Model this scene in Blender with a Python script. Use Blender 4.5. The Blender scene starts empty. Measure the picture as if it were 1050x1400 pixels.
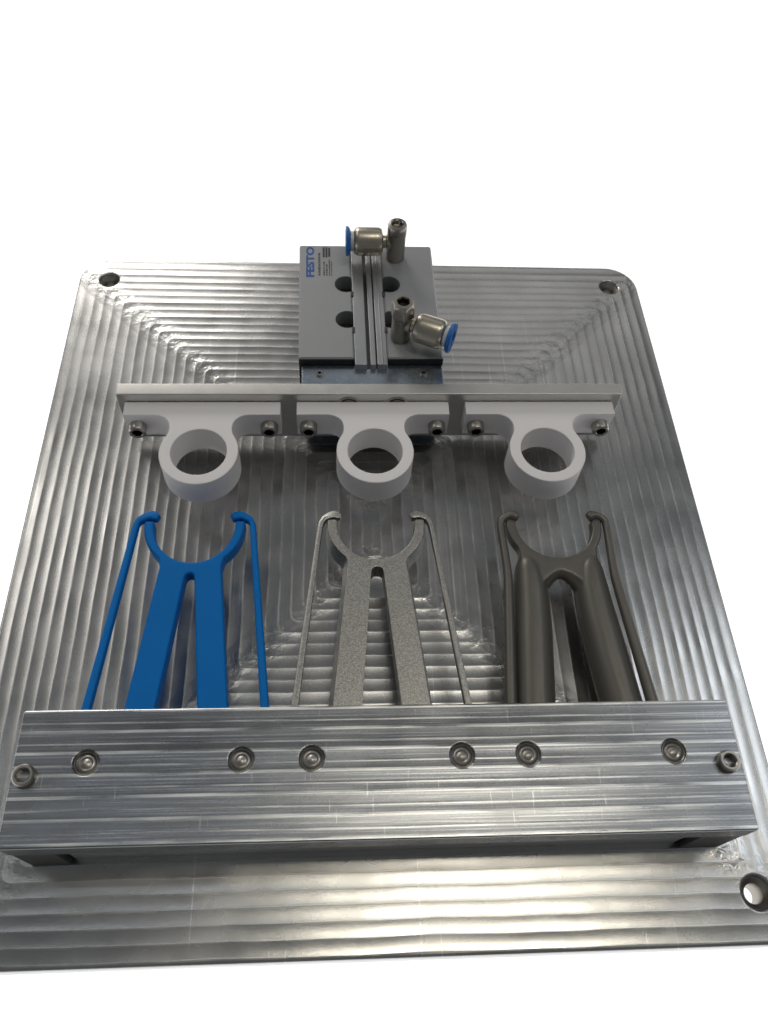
import bpy, bmesh, math, random
from mathutils import Vector, Matrix

S = 0.001                                   # everything below is written in millimetres
sc = bpy.context.scene
COL = sc.collection
rnd = random.Random(7)

# ------------------------------------------------------------------ camera
cd = bpy.data.cameras.new("camera")
cam = bpy.data.objects.new("camera", cd)
COL.objects.link(cam)
cam.location = (-15.616 * S, -170.18 * S, 287.915 * S)
cam.rotation_euler = (0.552463, -0.0522287, -0.0336775)
cd.sensor_fit = 'VERTICAL'
cd.sensor_height = 36.0
cd.sensor_width = 27.0
cd.lens = 1113.49 / 1400 * 36.0
cd.clip_start = 0.01
cd.clip_end = 50
cd.dof.use_dof = True
cd.dof.focus_distance = 0.285
cd.dof.aperture_fstop = 20.0
sc.camera = cam

# ------------------------------------------------------------------ room light
w = bpy.data.worlds.new("World")
sc.world = w
w.use_nodes = True
bg = w.node_tree.nodes['Background']
bg.inputs['Color'].default_value = (0.93, 0.97, 1.0, 1)
bg.inputs['Strength'].default_value = 0.13


def lamp(name, loc, target, sx, sy, radiance, color):
    ld = bpy.data.lights.new(name, 'AREA')
    ld.shape = 'RECTANGLE'
    ld.size, ld.size_y = sx * S, sy * S
    ld.energy = radiance * math.pi * sx * S * sy * S
    ld.color = color
    o = bpy.data.objects.new(name, ld)
    COL.objects.link(o)
    o.location = Vector(loc) * S
    d = (Vector(target) - Vector(loc))
    o.rotation_euler = d.to_track_quat('-Z', 'Y').to_euler()
    return o


lamp("ceiling_panel", (260, 0, 1500), (260, 0, 0), 520, 190, 9.0, (1.0, 0.92, 0.76))
lamp("streak_lamp", (60, 190, 1500), (60, 190, 0), 1700, 40, 2.4, (0.86, 0.93, 1.0))  # added strip lamp, reflects as bright lines in the bar
lamp("rear_window", (-560, 1500, 800), (-60, 60, 0), 560, 460, 9.0, (1.0, 0.955, 0.89))
lamp("left_lamp", (-1050, 800, 1350), (0, 0, 0), 700, 350, 2.7, (1.0, 0.95, 0.88))  # added lamp, brings out warm stripes in the left grooves
lamp("right_lamp", (1150, 300, 1450), (0, 0, 0), 700, 350, 2.8, (0.90, 0.95, 1.0))  # added lamp, brings out cool stripes in the right grooves
lamp("rear_fill", (620, 1900, 1650), (60, 80, 0), 1100, 800, 0.45, (1.0, 0.97, 0.93))  # added fill lamp, lifts the rear right of the plate

sc.view_settings.view_transform = 'Standard'
sc.view_settings.look = 'None'
sc.view_settings.exposure = 0
sc.view_settings.gamma = 1
sc.render.engine = 'CYCLES'
sc.cycles.max_bounces = 8


# ------------------------------------------------------------------ materials
class NT:
    def __init__(self, name):
        self.m = bpy.data.materials.new(name)
        self.m.use_nodes = True
        self.t = self.m.node_tree
        self.b = self.t.nodes['Principled BSDF']

    def n(self, typ, **kw):
        o = self.t.nodes.new(typ)
        for k, v in kw.items():
            setattr(o, k, v)
        return o

    def l(self, a, b):
        self.t.links.new(a, b)

    def val(self, sock, v):
        if isinstance(v, (int, float)):
            sock.default_value = v
        elif isinstance(v, tuple):
            sock.default_value = v
        else:
            self.l(v, sock)

    def math(self, op, a, b=None, c=None):
        o = self.n('ShaderNodeMath', operation=op)
        for i, v in enumerate((a, b, c)):
            if v is not None:
                self.val(o.inputs[i], v)
        return o.outputs[0]

    def noise(self, vec, scale, detail=2.0, rough=0.5, dist=0.0):
        o = self.n('ShaderNodeTexNoise')
        self.l(vec, o.inputs['Vector'])
        o.inputs['Scale'].default_value = scale
        o.inputs['Detail'].default_value = detail
        o.inputs['Roughness'].default_value = rough
        o.inputs['Distortion'].default_value = dist
        return o.outputs['Fac']

    def mapping(self, vec, scale=(1, 1, 1), rot=(0, 0, 0), loc=(0, 0, 0)):
        o = self.n('ShaderNodeMapping')
        self.l(vec, o.inputs['Vector'])
        o.inputs['Scale'].default_value = scale
        o.inputs['Rotation'].default_value = rot
        o.inputs['Location'].default_value = loc
        return o.outputs['Vector']

    def mm(self):
        """object coordinates in millimetres"""
        tc = self.n('ShaderNodeTexCoord')
        return self.mapping(tc.outputs['Object'], (1000, 1000, 1000))

    def ramp(self, fac, lo, hi, a=0.0, b=1.0):
        o = self.n('ShaderNodeMapRange')
        self.l(fac, o.inputs['Value'])
        o.inputs['From Min'].default_value = lo
        o.inputs['From Max'].default_value = hi
        o.inputs['To Min'].default_value = a
        o.inputs['To Max'].default_value = b
        return o.outputs['Result']

    def mixc(self, fac, a, b):
        o = self.n('ShaderNodeMix', data_type='RGBA')
        self.val(o.inputs[0], fac)
        self.val(o.inputs[6], a)
        self.val(o.inputs[7], b)
        return o.outputs[2]

    def bump(self, height, dist_mm, strength=1.0, normal=None):
        o = self.n('ShaderNodeBump')
        self.l(height, o.inputs['Height'])
        o.inputs['Distance'].default_value = dist_mm * S
        o.inputs['Strength'].default_value = strength
        if normal is not None:
            self.l(normal, o.inputs['Normal'])
        return o.outputs['Normal']


def simple(name, color, metallic=0.0, rough=0.5, var=0.08, bump=0.0, bscale=3.0, spec=0.5):
    k = NT(name)
    v = k.mm()
    n = k.noise(v, 0.12, 4)
    c2 = tuple(max(0, c * (1 - 2.2 * var)) for c in color[:3]) + (1,)
    k.l(k.mixc(n, c2, color[:3] + (1,)), k.b.inputs['Base Color'])
    k.b.inputs['Metallic'].default_value = metallic
    n2 = k.noise(v, 0.5, 5, 0.6)
    k.l(k.ramp(n2, 0.3, 0.7, max(0.02, rough - 0.03), rough + 0.03), k.b.inputs['Roughness'])
    k.b.inputs['Specular IOR Level'].default_value = spec
    if bump:
        k.l(k.bump(k.noise(v, bscale, 3, 0.6), bump), k.b.inputs['Normal'])
    return k.m


def scratches(k, v, seed):
    """a sparse set of thin hairline scratches: 0..1 mask"""
    out = None
    for i, (rot, sx, sy, thr) in enumerate(((0.45, 1.6, 0.06, 0.77), (0.9, 1.5, 0.07, 0.765), (-0.6, 1.6, 0.06, 0.77), (-1.1, 1.5, 0.08, 0.775))):
        mv = k.mapping(v, (sx, sy, 0.3), (0, 0, rot), (seed * 13.1 + i * 7.7, seed * 3.3, 0))
        s = k.ramp(k.noise(mv, 1.0, 1.0), thr, thr + 0.02)
        out = s if out is None else k.math('MAXIMUM', out, s)
    return out


def milled(name, kind, pitch, color, rough, amp, tilt, half=(140, 150), seed=1.0, wobble=0.25, burnish_glint=0.3):
    k = NT(name)
    v = k.mm()
    sep = k.n('ShaderNodeSeparateXYZ')
    k.l(v, sep.inputs[0])
    X, Y = sep.outputs[0], sep.outputs[1]
    if kind == 'contour':
        ax = k.math('SUBTRACT', float(half[0]), k.math('ABSOLUTE', X))
        ay = k.math('SUBTRACT', float(half[1]), k.math('ABSOLUTE', Y))
        d = k.math('SMOOTH_MIN', ax, ay, 5.0)
        diff = k.math('ABSOLUTE', k.math('SUBTRACT', ax, ay))
        mitre = k.ramp(diff, 3.0, 12.0, 1.0, 0.0)          # 1 along the corner diagonals
    else:
        d = k.math('SUBTRACT', 20.0, Y)
        mitre = None
    # slow wander of the pass edges
    wn = k.noise(v, 0.035, 1, 0.4)
    d = k.math('ADD', d, k.math('MULTIPLY', k.math('SUBTRACT', wn, 0.5), wobble * 4))
    ph = k.math('DIVIDE', d, pitch)
    idx = k.math('FLOOR', ph)
    t = k.math('SUBTRACT', k.math('FRACT', ph), 0.5)
    wnz = k.n('ShaderNodeTexWhiteNoise', noise_dimensions='1D')
    k.l(k.math('ADD', idx, seed * 31.7), wnz.inputs['W'])
    r = k.math('SUBTRACT', wnz.outputs['Value'], 0.5)
    # each pass is a shallow trough (parabola) that also leans a little
    tilt_v, amp_v = tilt, 4.0 * amp
    if kind == 'contour':                                   # cross passes lie flatter but lean more than the long ones
        cross = k.math('GREATER_THAN', ax, ay)
        amp_v = k.math('MULTIPLY_ADD', cross, -1.0 * amp, 4.0 * amp)
        tilt_v = k.math('MULTIPLY_ADD', cross, tilt * 0.5, tilt)
    h = k.math('MULTIPLY', k.math('MULTIPLY', t, t), amp_v)
    ln = k.math('MULTIPLY', t, k.math('MULTIPLY', k.math('ADD', r, 0.35), tilt_v))
    h = k.math('ADD', h, ln)
    if kind == 'linear':                                    # a finer secondary line in the middle of each pass
        t2 = k.math('ABSOLUTE', k.math('SUBTRACT', t, 0.08))
        h = k.math('ADD', h, k.ramp(t2, 0.0, 0.07, amp * 0.32, 0.0))
    # waviness along the passes, strongest on the mitres where the cutter turned
    w1 = k.noise(v, 0.09, 0.5, 0.4)
    h = k.math('ADD', h, k.math('MULTIPLY', w1, amp * 0.5))
    if mitre is not None:
        vo = k.n('ShaderNodeTexVoronoi', feature='F1', distance='EUCLIDEAN')
        k.l(v, vo.inputs['Vector'])
        vo.inputs['Scale'].default_value = 1 / 5.2
        sw = k.math('MULTIPLY', vo.outputs['Distance'], k.math('MULTIPLY', mitre, amp * 1.6))
        h = k.math('ADD', h, sw)
        w2 = k.noise(v, 0.33, 2, 0.5, 1.2)
        h = k.math('ADD', h, k.math('MULTIPLY', k.math('MULTIPLY', w2, mitre), amp * 1.4))
    n1 = k.bump(h, 1.0)
    # fine feed marks: short diagonal hatching left by the cutter teeth
    fm = k.mapping(v, (1.9, 0.5, 1), (0, 0, 0.6))
    f1 = k.noise(fm, 1.3, 3, 0.7)
    sm = scratches(k, v, seed)
    h2 = k.math('MULTIPLY', f1, 0.010)
    n2 = k.bump(h2, 1.0, 1.0, n1)
    k.l(n2, k.b.inputs['Normal'])
    blot = k.noise(v, 0.02, 2, 0.5, 0.5)
    c = k.mixc(k.ramp(blot, 0.3, 0.7), tuple(x * 0.84 for x in color) + (1,), color + (1,))
    # burnished pass overlaps, their bright glint painted into the colour
    edge = k.ramp(k.math('ABSOLUTE', t), 0.41 if kind == 'linear' else 0.40, 0.45 if kind == 'linear' else 0.48)
    if kind == 'linear':
        edge = k.math('MAXIMUM', edge, k.math('MULTIPLY', k.ramp(t2, 0.05, 0.025), 0.75))
    edge = k.math('MULTIPLY', edge, k.ramp(k.noise(k.mapping(v, (0.04, 0.5, 1) if kind == 'linear' else (0.08, 0.08, 1)), 1.0, 2, 0.5), 0.3, 0.65))
    c = k.mixc(k.math('MULTIPLY', edge, burnish_glint), c, (0.95, 0.955, 0.96, 1))
    fine = k.noise(fm, 3.0, 3, 0.7)
    c = k.mixc(k.ramp(fine, 0.35, 0.7, 0.0, 0.38), c, tuple(x * 0.62 for x in color) + (1,))
    # drawn-out tool lines along each pass, and patches of long handling scratches
    if kind == 'linear':
        tl = k.noise(k.mapping(v, (0.012, 1.7, 1)), 1.0, 3, 0.7)
        c = k.mixc(k.ramp(tl, 0.52, 0.74, 0.0, 0.6), c, (0.85, 0.87, 0.9, 1))
        c = k.mixc(k.ramp(tl, 0.46, 0.30, 0.0, 0.6), c, (0.16, 0.165, 0.17, 1))
    ls = k.ramp(k.noise(k.mapping(v, (1.3, 0.012, 0.3), (0, 0, 0.06), (3.1, seed, 0)), 1.0, 0.0), 0.72, 0.76)
    ls = k.math('MULTIPLY', ls, k.ramp(k.noise(k.mapping(v, (1, 1, 1), (0, 0, 0), (71.0, 13.0, 0)), 0.016, 1), 0.5, 0.6))
    c = k.mixc(k.math('MULTIPLY', (ls if kind == 'contour' else k.math('MULTIPLY', sm, 0.6)), 0.5), c, (0.92, 0.92, 0.92, 1))
    k.l(c, k.b.inputs['Base Color'])
    k.b.inputs['Metallic'].default_value = 1.0
    ro = k.ramp(k.noise(v, 0.05, 2, 0.5), 0.3, 0.7, rough - 0.04, rough + 0.05)
    ro = k.math('ADD', ro, k.math('MULTIPLY', edge, 0.12))
    k.l(ro, k.b.inputs['Roughness'])
    return k.m


M = {}
M['plate'] = milled('milled_aluminium_contour', 'contour', 4.7, (0.58, 0.58, 0.575), 0.25, 0.12, 0.19, seed=1.0, burnish_glint=0.15)
M['bar'] = milled('milled_aluminium_straight', 'linear', 6.6, (0.30, 0.31, 0.325), 0.25, 0.05, 0.10, seed=4.0, wobble=0.06, burnish_glint=1.0)
M['ground_alu'] = simple('ground_aluminium', (0.66, 0.65, 0.63), 1.0, 0.42, 0.08, 0.02, 1.2)
M['anodised'] = simple('grey_anodised', (0.36, 0.37, 0.385), 0.3, 0.46, 0.02, 0.004, 6)
M['rail'] = simple('drawn_aluminium', (0.47, 0.48, 0.50), 0.85, 0.36, 0.06)
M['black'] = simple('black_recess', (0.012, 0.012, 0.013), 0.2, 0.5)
M['zinc'] = simple('zinc_plated_steel', (0.50, 0.57, 0.66), 1.0, 0.26, 0.07)
M['nickel'] = simple('nickel_plated_brass', (0.52, 0.48, 0.40), 1.0, 0.33, 0.03)
M['gunmetal'] = simple('dark_nickel', (0.36, 0.34, 0.31), 1.0, 0.34, 0.03)
M['steel'] = simple('stainless_screw', (0.46, 0.435, 0.40), 1.0, 0.36, 0.1)
M['darksteel'] = simple('oxide_steel', (0.13, 0.125, 0.12), 0.95, 0.36, 0.1)
M['white'] = simple('white_printed_nylon', (0.90, 0.875, 0.885), 0.0, 0.62, 0.012, 0.012, 4, 0.35)
M['collar'] = simple('blue_release_collar', (0.006, 0.135, 0.47), 0.0, 0.4, 0.02)
M['clear'] = simple('pale_collar', (0.75, 0.75, 0.74), 0.0, 0.3, 0.02)
M['blue'] = simple('blue_nylon', (0.0, 0.185, 0.60), 0.0, 0.5, 0.05, 0.03, 1.4, 0.15)
M['bronze'] = simple('dark_sintered_polymer', (0.155, 0.146, 0.13), 0.5, 0.40, 0.04, 0.03, 2.5)
M['inkblue'] = simple('blue_ink', (0.015, 0.10, 0.38), 0.0, 0.5, 0.02)
M['inkdark'] = simple('dark_ink', (0.035, 0.037, 0.04), 0.0, 0.5, 0.02)


def sintered():
    k = NT('sintered_steel')
    v = k.mm()
    vo = k.n('ShaderNodeTexVoronoi', feature='F1')
    k.l(v, vo.inputs['Vector'])
    vo.inputs['Scale'].default_value = 4.2
    sp = k.n('ShaderNodeSeparateColor')
    k.l(vo.outputs['Color'], sp.inputs[0])
    n = k.math('POWER', sp.outputs[0], 1.3)
    k.l(k.mixc(n, (0.24, 0.236, 0.225, 1), (0.55, 0.54, 0.51, 1)), k.b.inputs['Base Color'])
    k.b.inputs['Metallic'].default_value = 1.0
    k.b.inputs['Roughness'].default_value = 0.42
    k.l(k.bump(k.noise(v, 1.2, 2, 0.6), 0.05), k.b.inputs['Normal'])
    return k.m


M['sinter'] = sintered()


def glow_backdrop_mat():
    k = NT('white_backdrop_glow')
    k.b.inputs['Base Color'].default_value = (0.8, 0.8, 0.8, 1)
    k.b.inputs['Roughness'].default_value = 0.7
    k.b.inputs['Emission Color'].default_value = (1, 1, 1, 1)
    k.b.inputs['Emission Strength'].default_value = 1.0  # added glow that keeps the background blank white
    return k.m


M['backdrop'] = glow_backdrop_mat()


# ------------------------------------------------------------------ helpers
def finish(me, mats, angle=35):
    for m in mats if isinstance(mats, (list, tuple)) else [mats]:
        me.materials.append(m)
    me.polygons.foreach_set('use_smooth', [True] * len(me.polygons))
    me.set_sharp_from_angle(angle=math.radians(angle))
    me.update()
    return me


def obj(name, me, parent=None, loc=(0, 0, 0)):
    o = bpy.data.objects.new(name, me)
    COL.objects.link(o)
    o.parent = parent
    o.location = Vector(loc) * S
    return o


def tag(o, label=None, cat=None, group=None, kind=None):
    for k, v in (('label', label), ('category', cat), ('group', group), ('kind', kind)):
        if v:
            o[k] = v
    return o


def thing(name, label, cat, loc=(0, 0, 0), rz=0.0, group=None):
    o = bpy.data.objects.new(name, None)
    COL.objects.link(o)
    o.empty_display_size = 0.01
    o.location = Vector(loc) * S
    o.rotation_euler = (0, 0, rz)
    return tag(o, label, cat, group)


def circle(cx, cy, r, n=40, ry=None):
    ry = ry or r
    return [(cx + r * math.cos(2 * math.pi * i / n), cy + ry * math.sin(2 * math.pi * i / n)) for i in range(n)]


def rrect(x0, y0, x1, y1, r, n=8):
    pts = []
    for cx, cy, a0 in ((x1 - r, y1 - r, 0), (x0 + r, y1 - r, 90), (x0 + r, y0 + r, 180), (x1 - r, y0 + r, 270)):
        for i in range(n + 1):
            a = math.radians(a0 + 90 * i / n)
            pts.append((cx + r * math.cos(a), cy + r * math.sin(a)))
    return pts


def slab(loops, z0, z1, bevel, mats, res=2, angle=35):
    """filled outline (first loop) with holes (other loops), between z0 and z1, edges bevelled inwards"""
    cu = bpy.data.curves.new('tmp', 'CURVE')
    cu.dimensions = '2D'
    cu.fill_mode = 'BOTH'
    cu.extrude = max(0.0, (z1 - z0) / 2 - bevel) * S
    cu.bevel_depth = bevel * S
    cu.bevel_resolution = res
    cu.offset = -bevel * S
    for lp in loops:
        sp = cu.splines.new('POLY')
        sp.points.add(len(lp) - 1)
        for p, q in zip(sp.points, lp):
            p.co = (q[0] * S, q[1] * S, 0, 1)
        sp.use_cyclic_u = True
    o = bpy.data.objects.new('tmp', cu)
    COL.objects.link(o)
    dg = bpy.context.evaluated_depsgraph_get()
    me = bpy.data.meshes.new_from_object(o.evaluated_get(dg))
    bpy.data.objects.remove(o)
    bpy.data.curves.remove(cu)
    me.transform(Matrix.Translation((0, 0, (z0 + z1) / 2 * S)))
    bm = bmesh.new()
    bm.from_mesh(me)
    bmesh.ops.remove_doubles(bm, verts=bm.verts, dist=1e-7)
    bmesh.ops.recalc_face_normals(bm, faces=bm.faces)
    bm.to_mesh(me)
    bm.free()
    me.materials.clear()
    return weighted(finish(me, mats, angle))


def hexr(a, r_in):
    """radius of a hexagon of inner radius r_in at angle a"""
    s = math.pi / 3
    return r_in / math.cos(((a % s) + s) % s - s / 2)


def lathe(prof, mats, n=36, axis='Z', angle=35, close=True):
    """prof: (r, h, kind, mat) ; kind 'c' round, 'h' hexagon"""
    bm = bmesh.new()
    rings = []
    for (r, h, kd, mi) in prof:
        ring = []
        for i in range(n):
            a = 2 * math.pi * i / n
            rr = hexr(a, r) if kd == 'h' else r
            ring.append(bm.verts.new((rr * math.cos(a) * S, rr * math.sin(a) * S, h * S)))
        rings.append(ring)
    for j in range(len(rings) - 1):
        for i in range(n):
            f = bm.faces.new((rings[j][i], rings[j][(i + 1) % n], rings[j + 1][(i + 1) % n], rings[j + 1][i]))
            f.material_index = prof[j + 1][3]
    if close:
        bm.faces.new(rings[0][::-1])
        f = bm.faces.new(rings[-1])
        f.material_index = prof[-1][3]
    bmesh.ops.recalc_face_normals(bm, faces=bm.faces)
    me = bpy.data.meshes.new('lathe')
    bm.to_mesh(me)
    bm.free()
    return finish(me, mats, angle)


def box(x0, y0, z0, x1, y1, z1, bevel, mats, segs=2, wn=True):
    bm = bmesh.new()
    bmesh.ops.create_cube(bm, size=1)
    for v in bm.verts:
        v.co = Vector(((x0 + x1) / 2 + v.co.x * (x1 - x0), (y0 + y1) / 2 + v.co.y * (y1 - y0), (z0 + z1) / 2 + v.co.z * (z1 - z0))) * S
    if bevel:
        bmesh.ops.bevel(bm, geom=bm.edges, offset=bevel * S, segments=segs, affect='EDGES', profile=0.5)
    me = bpy.data.meshes.new('box')
    bm.to_mesh(me)
    bm.free()
    me = finish(me, mats, 60)
    return weighted(me) if wn else me


def evaluated(me, *mods):
    o = bpy.data.objects.new('tmp', me)
    COL.objects.link(o)
    for typ, kw in mods:
        m = o.modifiers.new(typ, typ)
        for k, v in kw.items():
            setattr(m, k, v)
    dg = bpy.context.evaluated_depsgraph_get()
    r = bpy.data.meshes.new_from_object(o.evaluated_get(dg))
    bpy.data.objects.remove(o)
    return r


def weighted(me):
    return evaluated(me, ('WEIGHTED_NORMAL', {'mode': 'FACE_AREA', 'weight': 100, 'keep_sharp': True}))


def cut(me, cutters):
    for c in cutters:
        oc = bpy.data.objects.new('cutter', c)
        COL.objects.link(oc)
        me = evaluated(me, ('BOOLEAN', {'operation': 'DIFFERENCE', 'solver': 'EXACT', 'object': oc}))
        bpy.data.objects.remove(oc)
    return me


def cyl(x, y, z0, z1, r, n=32):
    me = lathe([(r, z0, 'c', 0), (r, z1, 'c', 0)], [], n)
    me.transform(Matrix.Translation((x * S, y * S, 0)))
    return me


def sweep(path, radii, mats, n=12, cap=True, angle=60, flat=1.0):
    """round tube along 3-D points with a radius at each; flat squashes it in Z"""
    bm = bmesh.new()
    P = [Vector(p) for p in path]
    rings = []
    for i, p in enumerate(P):
        t = (P[min(i + 1, len(P) - 1)] - P[max(i - 1, 0)]).normalized()
        u = Vector((0, 0, 1)).cross(t).normalized()
        v = t.cross(u)
        rings.append([bm.verts.new((p + (u * math.cos(2 * math.pi * k / n) + v * flat * math.sin(2 * math.pi * k / n)) * radii[i]) * S) for k in range(n)])
    for a, b in zip(rings, rings[1:]):
        for k in range(n):
            bm.faces.new((a[k], a[(k + 1) % n], b[(k + 1) % n], b[k]))
    if cap:
        bm.faces.new(rings[0][::-1])
        bm.faces.new(rings[-1])
    bmesh.ops.recalc_face_normals(bm, faces=bm.faces)
    me = bpy.data.meshes.new('sweep')
    bm.to_mesh(me)
    bm.free()
    return finish(me, mats, angle)


def smooth_path(pts, sub=6):
    """Catmull-Rom through points of any dimension"""
    out = []
    n = len(pts)
    for i in range(n - 1):
        p0, p1, p2, p3 = pts[max(i - 1, 0)], pts[i], pts[i + 1], pts[min(i + 2, n - 1)]
        for k in range(sub):
            t = k / sub
            out.append(tuple(0.5 * (2 * b + (c - a) * t + (2 * a - 5 * b + 4 * c - d) * t * t + (3 * b - a - 3 * c + d) * t ** 3) for a, b, c, d in zip(p0, p1, p2, p3)))
    out.append(tuple(pts[-1]))
    return out


def ribbon(path, widths):
    """closed outline of a strip of varying width along a 2-D path"""
    L, R = [], []
    for i, p in enumerate(path):
        a, b = path[max(i - 1, 0)], path[min(i + 1, len(path) - 1)]
        t = Vector((b[0] - a[0], b[1] - a[1])).normalized()
        nrm = Vector((-t.y, t.x)) * widths[i] / 2
        L.append((p[0] + nrm.x, p[1] + nrm.y))
        R.append((p[0] - nrm.x, p[1] - nrm.y))
    return L + R[::-1]


def join(meshes):
    bm = bmesh.new()
    for m in meshes:
        bm.from_mesh(m)
    me = bpy.data.meshes.new('joined')
    bm.to_mesh(me)
    bm.free()
    return me


def copy_tree(o, parent=None):
    c = o.copy()
    COL.objects.link(c)
    c.parent = parent
    for ch in [x for x in COL.objects if x.parent == o]:
        copy_tree(ch, c)
    return c


# ------------------------------------------------------------------ added glowing white table everything stands on
tb = obj('glow_backdrop', box(-900, -800, -40, 900, 1000, -12.3, 0, M['backdrop']))
tag(tb, kind='structure')

# ------------------------------------------------------------------ base plate
bp = thing('base_plate', 'large milled aluminium base plate with rounded corners and concentric machining grooves', 'plate')
HOLES = ((-125.5, 141.5, 4.5), (125.3, 142.0, 4.5), (124.0, -140.7, 5.2), (-127.0, -140.7, 5.2))
pl = slab([rrect(-140, -156.3, 140, 156.3, 15, 12)] + [circle(x, y, r)[::-1] for x, y, r in HOLES], -12, 0, 1.0, M['plate'], 3)
obj('plate_body', pl, bp)
ledge = lathe([(5.18, -11.5, 'c', 0), (5.18, -1.3, 'c', 0), (5.0, -1.2, 'c', 0), (3.4, -2.8, 'c', 0), (3.2, -3.2, 'c', 0), (3.2, -11.5, 'c', 0), (5.18, -11.5, 'c', 0)], M['steel'], 32, close=False)
for x, y, r in HOLES:
    o = obj('counterbore', ledge, bp, (x, y, 0))
    o.scale = (r / 5.2, r / 5.2, 1)

# ------------------------------------------------------------------ screws
SCREW = lathe([(2.0, -6, 'c', 0), (3.5, -6, 'c', 0), (3.5, 3.0, 'c', 0), (3.35, 3.6, 'c', 0), (2.9, 4.0, 'c', 0), (2.25, 4.0, 'c', 0),
               (1.95, 3.8, 'h', 0), (1.8, 3.6, 'h', 1), (1.8, 1.2, 'h', 1), (0.3, 0.9, 'c', 1)], [M['steel'], M['black']], 36)
SCREW_DK = SCREW.copy()
SCREW_DK.materials.clear()
for m in (M['gunmetal'], M['black']):
    SCREW_DK.materials.append(m)
SMALL = lathe([(1.5, 0, 'c', 0), (1.5, 0.5, 'c', 0), (1.2, 0.8, 'c', 0), (0.8, 0.8, 'h', 0), (0.8, 0.1, 'h', 1), (0.1, 0.05, 'c', 1)], [M['steel'], M['darksteel']], 24)

# ------------------------------------------------------------------ pneumatic slide
sl = thing('pneumatic_slide', 'grey anodised pneumatic slide with blue lettering mounted at the rear of the plate', 'pneumatic slide', (0, 60, 0), math.radians(0.85))
ZT = 35.0
zc0 = 27.0


def block(x0, x1, holes):
    me = box(x0, 0, 0.4, x1, 68.6, ZT, 0.7, [], 1, False)
    me.materials.clear()
    me = cut(me, [cyl(hx, hy, zc0, ZT + 3, 5.0) for hx, hy in holes])
    me.materials.clear()
    return finish(me, M['anodised'], 20)


obj('body', block(-29.8, -6.8, ((-9.3, 43.3), (-9.3, 22.0))), sl)
obj('body', block(7.0, 30.2, ((9.6, 43.3), (9.6, 22.0))), sl)
for hx, hy in ((-9.3, 43.3), (-9.3, 22.0), (9.6, 43.3), (9.6, 22.0)):
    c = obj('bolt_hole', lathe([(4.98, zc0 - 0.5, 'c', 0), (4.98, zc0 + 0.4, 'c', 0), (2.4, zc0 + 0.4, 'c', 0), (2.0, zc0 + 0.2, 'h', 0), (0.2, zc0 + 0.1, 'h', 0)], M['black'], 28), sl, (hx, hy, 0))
# sensor rail: floor and three long ribs leave two slots
obj('rail', box(-6.75, -3.0, 2, 6.95, 68.4, ZT - 3.0, 0.2, M['darksteel']), sl)
for x0, x1, dz in ((-6.7, -1.6, -0.35), (-0.2, 2.1, -0.5), (2.6, 6.9, -0.3)):
    y1 = 66.0 if x0 == -0.2 else 68.2
    obj('rail_rib', box(x0, -3.1, ZT - 6, x1, y1, ZT + dz, 0.3, M['rail']), sl)
obj('rail_rib', box(4.4, -2.9, ZT - 5, 5.1, 68.1, ZT + 0.0, 0.2, M['rail']), sl)
for sx, x in ((1, -6.9), (-1, 7.1)):                        # notches where the counterbores break into the rail
    for y in (37.4, 16.2):
        obj('rail_notch', box(x - 0.75, y - 1.6, ZT - 5, x + 0.75, y + 1.6, ZT + 0.05, 0.3, M['darksteel']), sl)
obj('front_shade', box(-29.7, -0.5, 0.5, -6.9, 0.1, ZT - 0.5, 0.1, M['black']), sl)  # black sheets added as shade on the body's front face
obj('front_shade', box(7.1, -0.5, 0.5, 30.1, 0.1, ZT - 0.5, 0.1, M['black']), sl)
obj('yoke', box(-28.6, -12.2, 3.0, 29.9, -0.6, 31.7, 0.5, M['zinc']), sl)
for x in (-21.3, 21.7):
    obj('screw', SMALL, sl, (x, -5.6, 31.7))


def text_mesh(s, size, mat, bold=0.0):
    cu = bpy.data.curves.new('tmp', 'FONT')
    cu.body = s
    cu.size = size * S
    cu.offset = bold * S
    cu.extrude = 0.02 * S
    cu.resolution_u = 3
    o = bpy.data.objects.new('tmp', cu)
    COL.objects.link(o)
    dg = bpy.context.evaluated_depsgraph_get()
    me = bpy.data.meshes.new_from_object(o.evaluated_get(dg))
    bpy.data.objects.remove(o)
    xs = [v.co.x for v in me.vertices]
    ys = [v.co.y for v in me.vertices]
    me.transform(Matrix.Translation((-min(xs), -min(ys), 0)))
    me.materials.clear()
    me.materials.append(mat)
    return me, (max(xs) - min(xs)) / S, (max(ys) - min(ys)) / S


me, tw, th = text_mesh("FESTO", 5.0, M['inkblue'], 0.22)
me.transform(Matrix.Diagonal((19.6 / tw, 3.7 / th, 1, 1)))
me.transform(Matrix.Rotation(math.pi / 2, 4, 'Z'))
obj('brand_lettering', me, sl, (-23.1, 47.6, ZT + 0.03))
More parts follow.
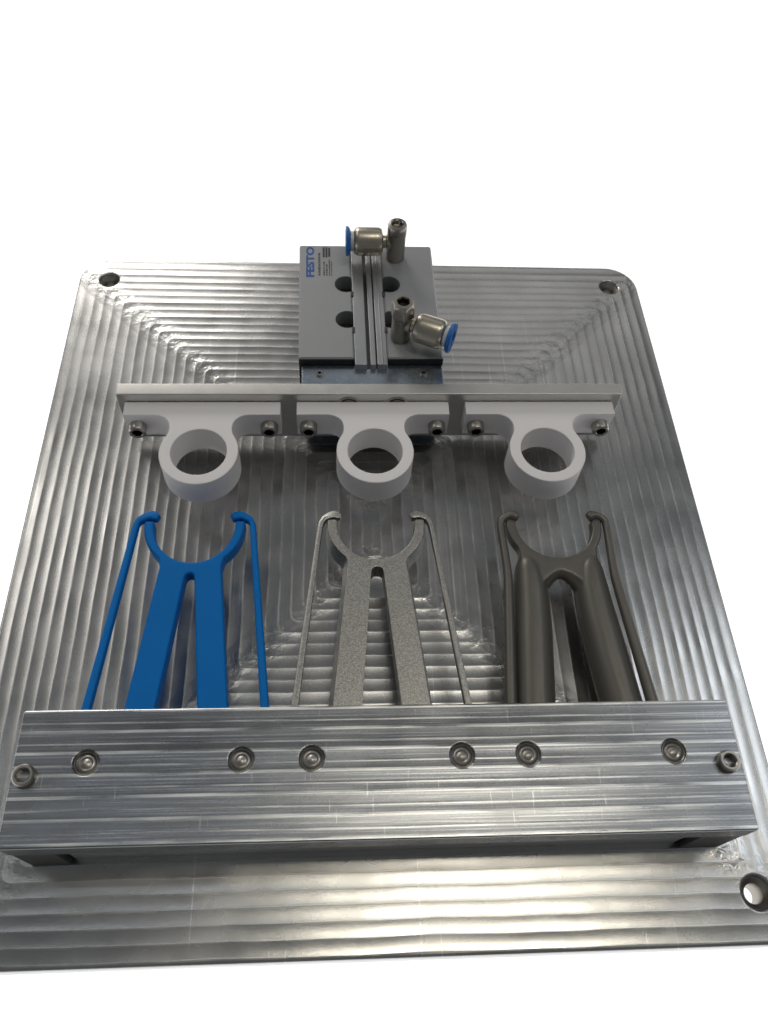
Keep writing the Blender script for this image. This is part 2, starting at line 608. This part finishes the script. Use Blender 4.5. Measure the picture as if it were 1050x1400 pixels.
# the small grey type lines beside it are too fine to read: rows of short dashes
bm = bmesh.new()
for xx, y0, y1, hgt in ((-20.9, 48.6, 63.0, 1.3), (-18.8, 48.6, 56.5, 0.8), (-17.6, 48.6, 55.5, 0.8), (-16.4, 48.6, 58.5, 0.8), (-15.5, 48.6, 57.0, 0.6)):
    y = y0
    while y < y1:
        ln = rnd.uniform(0.5, 1.3)
        bmesh.ops.create_cube(bm, size=1, matrix=Matrix.Translation((xx * S, (y + ln / 2) * S, ZT * S)) @ Matrix.Diagonal((hgt * S * rnd.uniform(0.6, 1), ln * S, 0.06 * S, 1)))
        y += ln + rnd.uniform(0.25, 0.5)
me = bpy.data.meshes.new('print')
bm.to_mesh(me)
bm.free()
me.materials.append(M['inkdark'])
obj('type_lines', me, sl)
bm = bmesh.new()
for i in range(3):
    bmesh.ops.create_cube(bm, size=1, matrix=Matrix.Translation(((-18.9 + i * 1.25) * S, 63.6 * S, ZT * S)) @ Matrix.Diagonal((0.95 * S, (6.6 - 0.6 * (i == 2)) * S, 0.06 * S, 1)))
me = bpy.data.meshes.new('print')
bm.to_mesh(me)
bm.free()
me.materials.append(M['inkdark'])
obj('printed_mark', me, sl)


# ------------------------------------------------------------------ push-in fittings
def fitting(label, loc, rz, hexhead):
    t = thing('push_in_fitting', label, 'air fitting', loc, rz, 'elbow fittings screwed into the grey slide')
    top = 18.6
    if hexhead:
        prof = [(3.9, 0, 'c', 0), (4.1, 0.4, 'c', 0), (4.1, 12.6, 'c', 0), (3.6, 12.9, 'c', 0), (3.6, 13.2, 'c', 0), (4.4, 13.4, 'h', 1), (4.4, 18.6, 'h', 1), (4.35, 19.6, 'c', 1), (4.0, 20.3, 'c', 1), (2.7, 20.4, 'c', 1), (2.2, 19.9, 'h', 1), (2.0, 17.6, 'h', 2), (0.2, 17.2, 'c', 2)]
    else:
        prof = [(3.8, 0, 'c', 0), (4.1, 0.5, 'c', 0), (4.1, 13.0, 'c', 0), (4.3, 13.3, 'c', 0), (4.3, 17.6, 'c', 0), (3.9, 18.4, 'c', 0), (2.9, 18.6, 'c', 1), (2.3, 18.2, 'h', 1), (2.0, 16.6, 'h', 1), (0.2, 16.2, 'c', 1)]
    obj('stem', lathe(prof, [M['gunmetal'], M['gunmetal'], M['black']], 36), t)
    R = Matrix.Translation((0, 0, 8.8 * S)) @ Matrix.Rotation(math.pi / 2, 4, 'Y')

    def part(name, prof, mat):
        me = lathe(prof, mat, 40)
        me.transform(R)
        return obj(name, me, t)
    part('neck', [(3.3, 0.5, 'c', 0), (3.3, 4.2, 'c', 0), (2.7, 4.6, 'c', 0), (2.7, 6.2, 'c', 0), (4.0, 6.6, 'c', 0)], M['nickel'])
    part('barrel', [(3.0, 6.0, 'c', 0), (4.6, 6.1, 'c', 0), (5.6, 6.7, 'c', 0), (6.05, 7.9, 'c', 0), (6.1, 9.0, 'c', 0), (6.1, 16.6, 'c', 0), (5.9, 17.6, 'c', 0), (5.2, 18.6, 'c', 0), (4.4, 18.9, 'c', 0), (4.2, 18.4, 'c', 0)], M['nickel'])
    part('sleeve', [(4.3, 18.2, 'c', 0), (4.3, 20.6, 'c', 0), (3.2, 20.6, 'c', 0)], M['clear'])
    part('release_collar', [(3.0, 20.0, 'c', 0), (4.6, 20.2, 'c', 0), (5.6, 20.6, 'c', 0), (6.3, 21.2, 'c', 0), (6.45, 21.8, 'c', 0), (6.2, 22.4, 'c', 0), (4.6, 22.6, 'c', 0), (3.2, 22.4, 'c', 0), (2.9, 21.0, 'c', 0), (2.8, 14.0, 'c', 0)], M['collar'])
    return t


fitting('rear push-in fitting with blue collar pointing left over the rail', (12.4, 120.8, ZT), math.radians(180.6), False)
fitting('front push-in fitting with hexagonal head and blue collar pointing right', (12.6, 71.9, ZT), math.radians(-23.0), True)

# ------------------------------------------------------------------ cross bar with ring brackets
YAW = math.radians(0.6)
cb = thing('cross_bar', 'long flat aluminium bar bolted to the slide carrying three white rings', 'bar', (0.9, 42.5, 0), YAW)
obj('bar_body', box(-102.7, 0, 5.0, 102.7, 5.8, 33.0, 0.5, M['ground_alu']), cb)
CS = lathe([(3.0, -3, 'c', 0), (4.6, -3, 'c', 0), (4.6, 0.25, 'c', 0), (4.2, 0.5, 'c', 0), (3.2, 0.5, 'c', 1), (3.1, 0.1, 'c', 1), (2.4, 0.2, 'c', 0), (2.0, 0.2, 'h', 0), (2.0, -1.5, 'h', 1), (0.2, -1.6, 'c', 1)], [M['steel'], M['black']], 36)
CS.transform(Matrix.Rotation(math.pi / 2, 4, 'X'))
for x in (-10.2, 9.6):
    obj('screw', CS, cb, (x, 0, 26.6))

# bracket outline, local origin at the middle of its rear face
ZR0, ZR1 = 15.6, 28.7
RY = -24.6
h = []
h += [(31.0, 0.0), (31.0, -6.6), (18.6, -6.6), (16.6, -6.9), (14.8, -7.8), (13.3, -9.2), (12.5, -10.8), (12.2, -12.6), (12.25, -14.4), (12.65, -16.0)]
for a in range(29, -91, -7):
    h.append((15.2 * math.cos(math.radians(a)), RY + 15.2 * math.sin(math.radians(a))))
h = [q for q in h if q[0] > 0.01]
outline = h + [(0, RY - 15.2)] + [(-x, y) for x, y in h[::-1]]
BR = slab([outline[::-1], circle(0, RY, 10.8, 56)], ZR0, ZR1, 0.35, M['white'], 2, 40)
SC_Y = SCREW.copy()
SC_Y.transform(Matrix.Rotation(math.pi / 2, 4, 'X'))


def bracket(label, x):
    y = 42.5 - 0.25 + (x - 0.9) * math.sin(YAW)
    t = thing('ring_bracket', label, 'ring bracket', (x, y, 0), YAW, 'white ring brackets on the cross bar')
    obj('ring_body', BR, t)
    for sx in (-26.3, 26.3):
        obj('screw', SC_Y, t, (sx, -6.6, 21.6))
    return t


bracket('left white ring bracket on the cross bar, nearest the blue fork', -67.9)
bracket('middle white ring bracket on the cross bar, in front of the slide', 0.6)
bracket('right white ring bracket on the cross bar, nearest the dark grey fork', 69.4)

# ------------------------------------------------------------------ clamp bar
BX0, BX1, BY0, BY1 = -113.05, 114.55, -126.6, -85.4
cl = thing('clamp_bar', 'wide milled aluminium clamp bar with six round pins across the front of the plate', 'clamp bar', (0.75, -106, 0))
PINS = (-67.85, 1.2, 69.55)
lo = [rrect(BX0 - 0.75, BY0 + 106, BX1 - 0.75, BY1 + 106, 0.8, 4)]
for c in PINS:
    for sx in (-23.6, 23.6):
        lo.append(circle(c + sx - 0.75, 3.9, 3.9)[::-1])
obj('bar_body', slab(lo, 21.0, 31.0, 0.5, M['bar'], 3), cl)
for x0, x1 in ((BX0, -100.0), (100.6, BX1)):
    obj('foot', box(x0 - 0.75 + 0.4, BY0 + 106 + 0.4, 0.05, x1 - 0.75, BY1 + 106 - 0.4, 21.0, 0.3, M['darksteel']), cl)
obj('gap_block', box(-100.2, -18.4, 0.05, 99.4, 14, 12.3, 0.5, M['ground_alu']), cl)  # added block, lightens the dark gap under the bar
PIN = lathe([(2.0, 21.5, 'c', 0), (3.85, 21.5, 'c', 0), (3.85, 30.3, 'c', 0), (3.55, 30.5, 'c', 0), (3.3, 30.3, 'c', 0), (3.1, 29.9, 'c', 1), (2.75, 29.8, 'c', 1), (2.55, 30.0, 'c', 0), (2.1, 30.1, 'c', 0), (1.6, 29.7, 'c', 0), (1.2, 29.9, 'c', 0), (0.5, 30.15, 'c', 0), (0.1, 30.18, 'c', 0)], [M['steel'], M['darksteel']], 36)
for c in PINS:
    for sx in (-23.6, 23.6):
        obj('pin', PIN, cl, (c + sx - 0.75, 3.9, 0))
for x in (-108.7, 109.6):
    obj('screw', SCREW_DK, cl, (x - 0.75, 0.0, 31.0 - 1.3))

# ------------------------------------------------------------------ forks
arc = lambda a, b, t: (a * math.cos(math.radians(t)), -10.5 + b * math.sin(math.radians(t)))


def fork_outline(hip, leg_out, leg_in, crotch, a_in, b_in, r_out, tip_y, cr=1.8):
    R = [(cr * 0.45, crotch - 0.25), (cr * 0.85, crotch - 1.0), (cr, crotch - 2.4), (leg_in, -82), (leg_in + 2.0, -108), (leg_out + 1.6, -108), (leg_out, -82), hip, (hip[0] + 0.3, hip[1] + 1.1)]
    t0 = -50
    for t in range(t0, 1, 7):
        R.append(arc(r_out, r_out, t))
    R += [(r_out + 0.1, tip_y - 0.6), (r_out - 0.4, tip_y), (a_in + 0.4, tip_y), (a_in, tip_y - 0.6)]
    inner = [arc(a_in, b_in, t) for t in range(-3, -90, -7)]
    half = R + inner
    # start at the crotch, run round the right half, then mirror back
    fl = [0] * 4 + [0.4, 1, 1, 1, 1] + [1 - 0.7 * i / 8 for i in range(8)] + [0] * (4 + len(inner))
    fl = fl[:len(half)]
    return [(0, crotch)] + half + [(0, -10.5 - b_in)] + [(-x, y) for x, y in half[::-1]], [0] + fl + [0] + fl[::-1]


def draft(out, flag, z0, z1, d, bev, mat):
    """prism whose flagged outer sides slope outwards towards the bottom"""
    bm = bmesh.new()
    top = [bm.verts.new((x * S, y * S, z1 * S)) for x, y in out]
    bot = [bm.verts.new(((x + (1 if x > 0 else -1) * f * d) * S, y * S, z0 * S)) for (x, y), f in zip(out, flag)]
    n = len(out)
    tf = bm.faces.new(top)
    bm.faces.new(bot[::-1])
    for i in range(n):
        bm.faces.new((top[i], bot[i], bot[(i + 1) % n], top[(i + 1) % n]))
    bmesh.ops.recalc_face_normals(bm, faces=bm.faces)
    te = list(tf.edges)
    bmesh.ops.bevel(bm, geom=te, offset=bev * S, segments=2, affect='EDGES', profile=0.5)
    bmesh.ops.triangulate(bm, faces=[f for f in bm.faces if len(f.verts) > 4])
    me = bpy.data.meshes.new('draft')
    bm.to_mesh(me)
    bm.free()
    return weighted(finish(me, mat, 28))


def fork(name, label, cx, body_me, arm_r, mat):
    t = thing(name, label, 'fork', (cx, 0, 0), 0, 'wishbone forks held under the clamp bar')
    obj('body', body_me, t)
    obj('arm', arm_r, t)
    al = arm_r.copy()
    al.transform(Matrix.Diagonal((-1, 1, 1, 1)))
    al.flip_normals()
    obj('arm', al, t)
    return t


def strip_arm(pts, wid, z0, z1, bevel, mat, res):
    return slab([ribbon(pts, wid)], z0, z1, bevel, mat, res, 40)


# blue
ob, _ = fork_outline((11.2, -28.6), 17.1, 6.9, -31.2, 15.2, 16.3, 18.8, -9.0)
bb = slab([ob], 13.5, 20.0, 0.9, M['blue'], 3, 45)
arm_pts = [(13.7, -7.7), (14.6, -7.2), (16.4, -6.5), (18.2, -6.9), (20.9, -8.7), (21.8, -10.6), (29.4, -82), (32.0, -108)]
arm_w = [2.0, 3.3, 3.7, 3.1, 2.5, 2.3, 2.9, 3.0]
fork('wishbone_fork', 'bright blue plastic wishbone fork under the clamp bar', -68.0, bb, strip_arm(arm_pts, arm_w, 17.2, 20.7, 0.8, M['blue'], 2), M['blue'])
# sintered steel
om, oflag = fork_outline((10.9, -27.0), 16.6, 6.6, -29.0, 15.0, 15.5, 18.5, -8.6, 2.3)
mb_ = draft(om, oflag, 12.0, 20.0, 1.7, 0.35, M['sinter'])
fork('wishbone_fork', 'speckled bare metal wishbone fork under the clamp bar', 0.7, mb_,
     strip_arm([(13.4, -7.5), (14.3, -7.0), (15.9, -6.4), (17.6, -6.8), (19.8, -8.2), (20.9, -10.0), (21.5, -13.0), (29.4, -82), (32.0, -108)], [1.6, 2.9, 3.2, 2.6, 2.2, 2.0, 1.9, 2.4, 2.5], 17.4, 20.6, 0.5, M['sinter'], 1), M['sinter'])
# dark, thick-legged
jaw_r = [(0.0, -31.0), (3.5, -32.4), (6.5, -35.0), (9.5, -40.0), (13.6, -36.0), (14.6, -26.0)] + [arc(18.8, 18.2, t) for t in range(-36, 1, 6)] + [(18.8, -9.2), (18.0, -8.2), (15.6, -8.2), (14.9, -9.2)] + [arc(14.9, 15.0, t) for t in range(-3, -90, -7)]
jaw = slab([jaw_r + [(0, -25.5)] + [(-x, y) for x, y in jaw_r[:0:-1]]], 15.0, 20.0, 0.4, [], 1)
legs = []
for s in (1, -1):
    pth = smooth_path([(s * 13.2, -23.0, 18.0, 1.6), (s * 12.2, -27.5, 16.6, 4.6), (s * 11.6, -34, 15.0, 6.3), (s * 12.0, -44, 14.0, 7.0), (s * 13.1, -56, 13.4, 7.4), (s * 15.7, -82, 12.8, 7.5), (s * 18.5, -108, 12.6, 7.6)])
    legs.append(sweep([q[:3] for q in pth], [q[3] for q in pth], [], 24))
web = sweep([(-9.5, -38, 14.6), (-6.5, -33.5, 15.8), (-3.2, -30.6, 16.5), (0, -29.6, 16.8), (3.2, -30.6, 16.5), (6.5, -33.5, 15.8), (9.5, -38, 14.6)], [3.6, 3.6, 3.3, 3.1, 3.3, 3.6, 3.6], [], 16)
dk = evaluated(join([jaw, web] + legs), ('REMESH', {'mode': 'VOXEL', 'voxel_size': 0.00042}), ('SMOOTH', {'factor': 0.5, 'iterations': 14}))
dk.materials.clear()
dk = finish(dk, M['bronze'], 80)
ap = smooth_path([(13.9, -8.0, 19.3, 1.3), (14.6, -7.6, 19.5, 1.85), (15.8, -6.9, 19.6, 1.85), (18.2, -7.2, 19.5, 1.5), (20.4, -8.9, 19.2, 1.45), (20.9, -12.0, 19.0, 1.4), (20.6, -22.0, 18.8, 1.45), (20.4, -31.0, 18.6, 1.55), (21.0, -40.0, 18.4, 1.7), (24.9, -82, 17.8, 2.0), (27.0, -108, 17.5, 2.1)], 4)
da = sweep([q[:3] for q in ap], [q[3] + 0.15 for q in ap], M['bronze'], 14)
fork('wishbone_fork', 'dark grey wishbone fork with thick rounded legs under the clamp bar', 70.0, dk, da, M['bronze'])
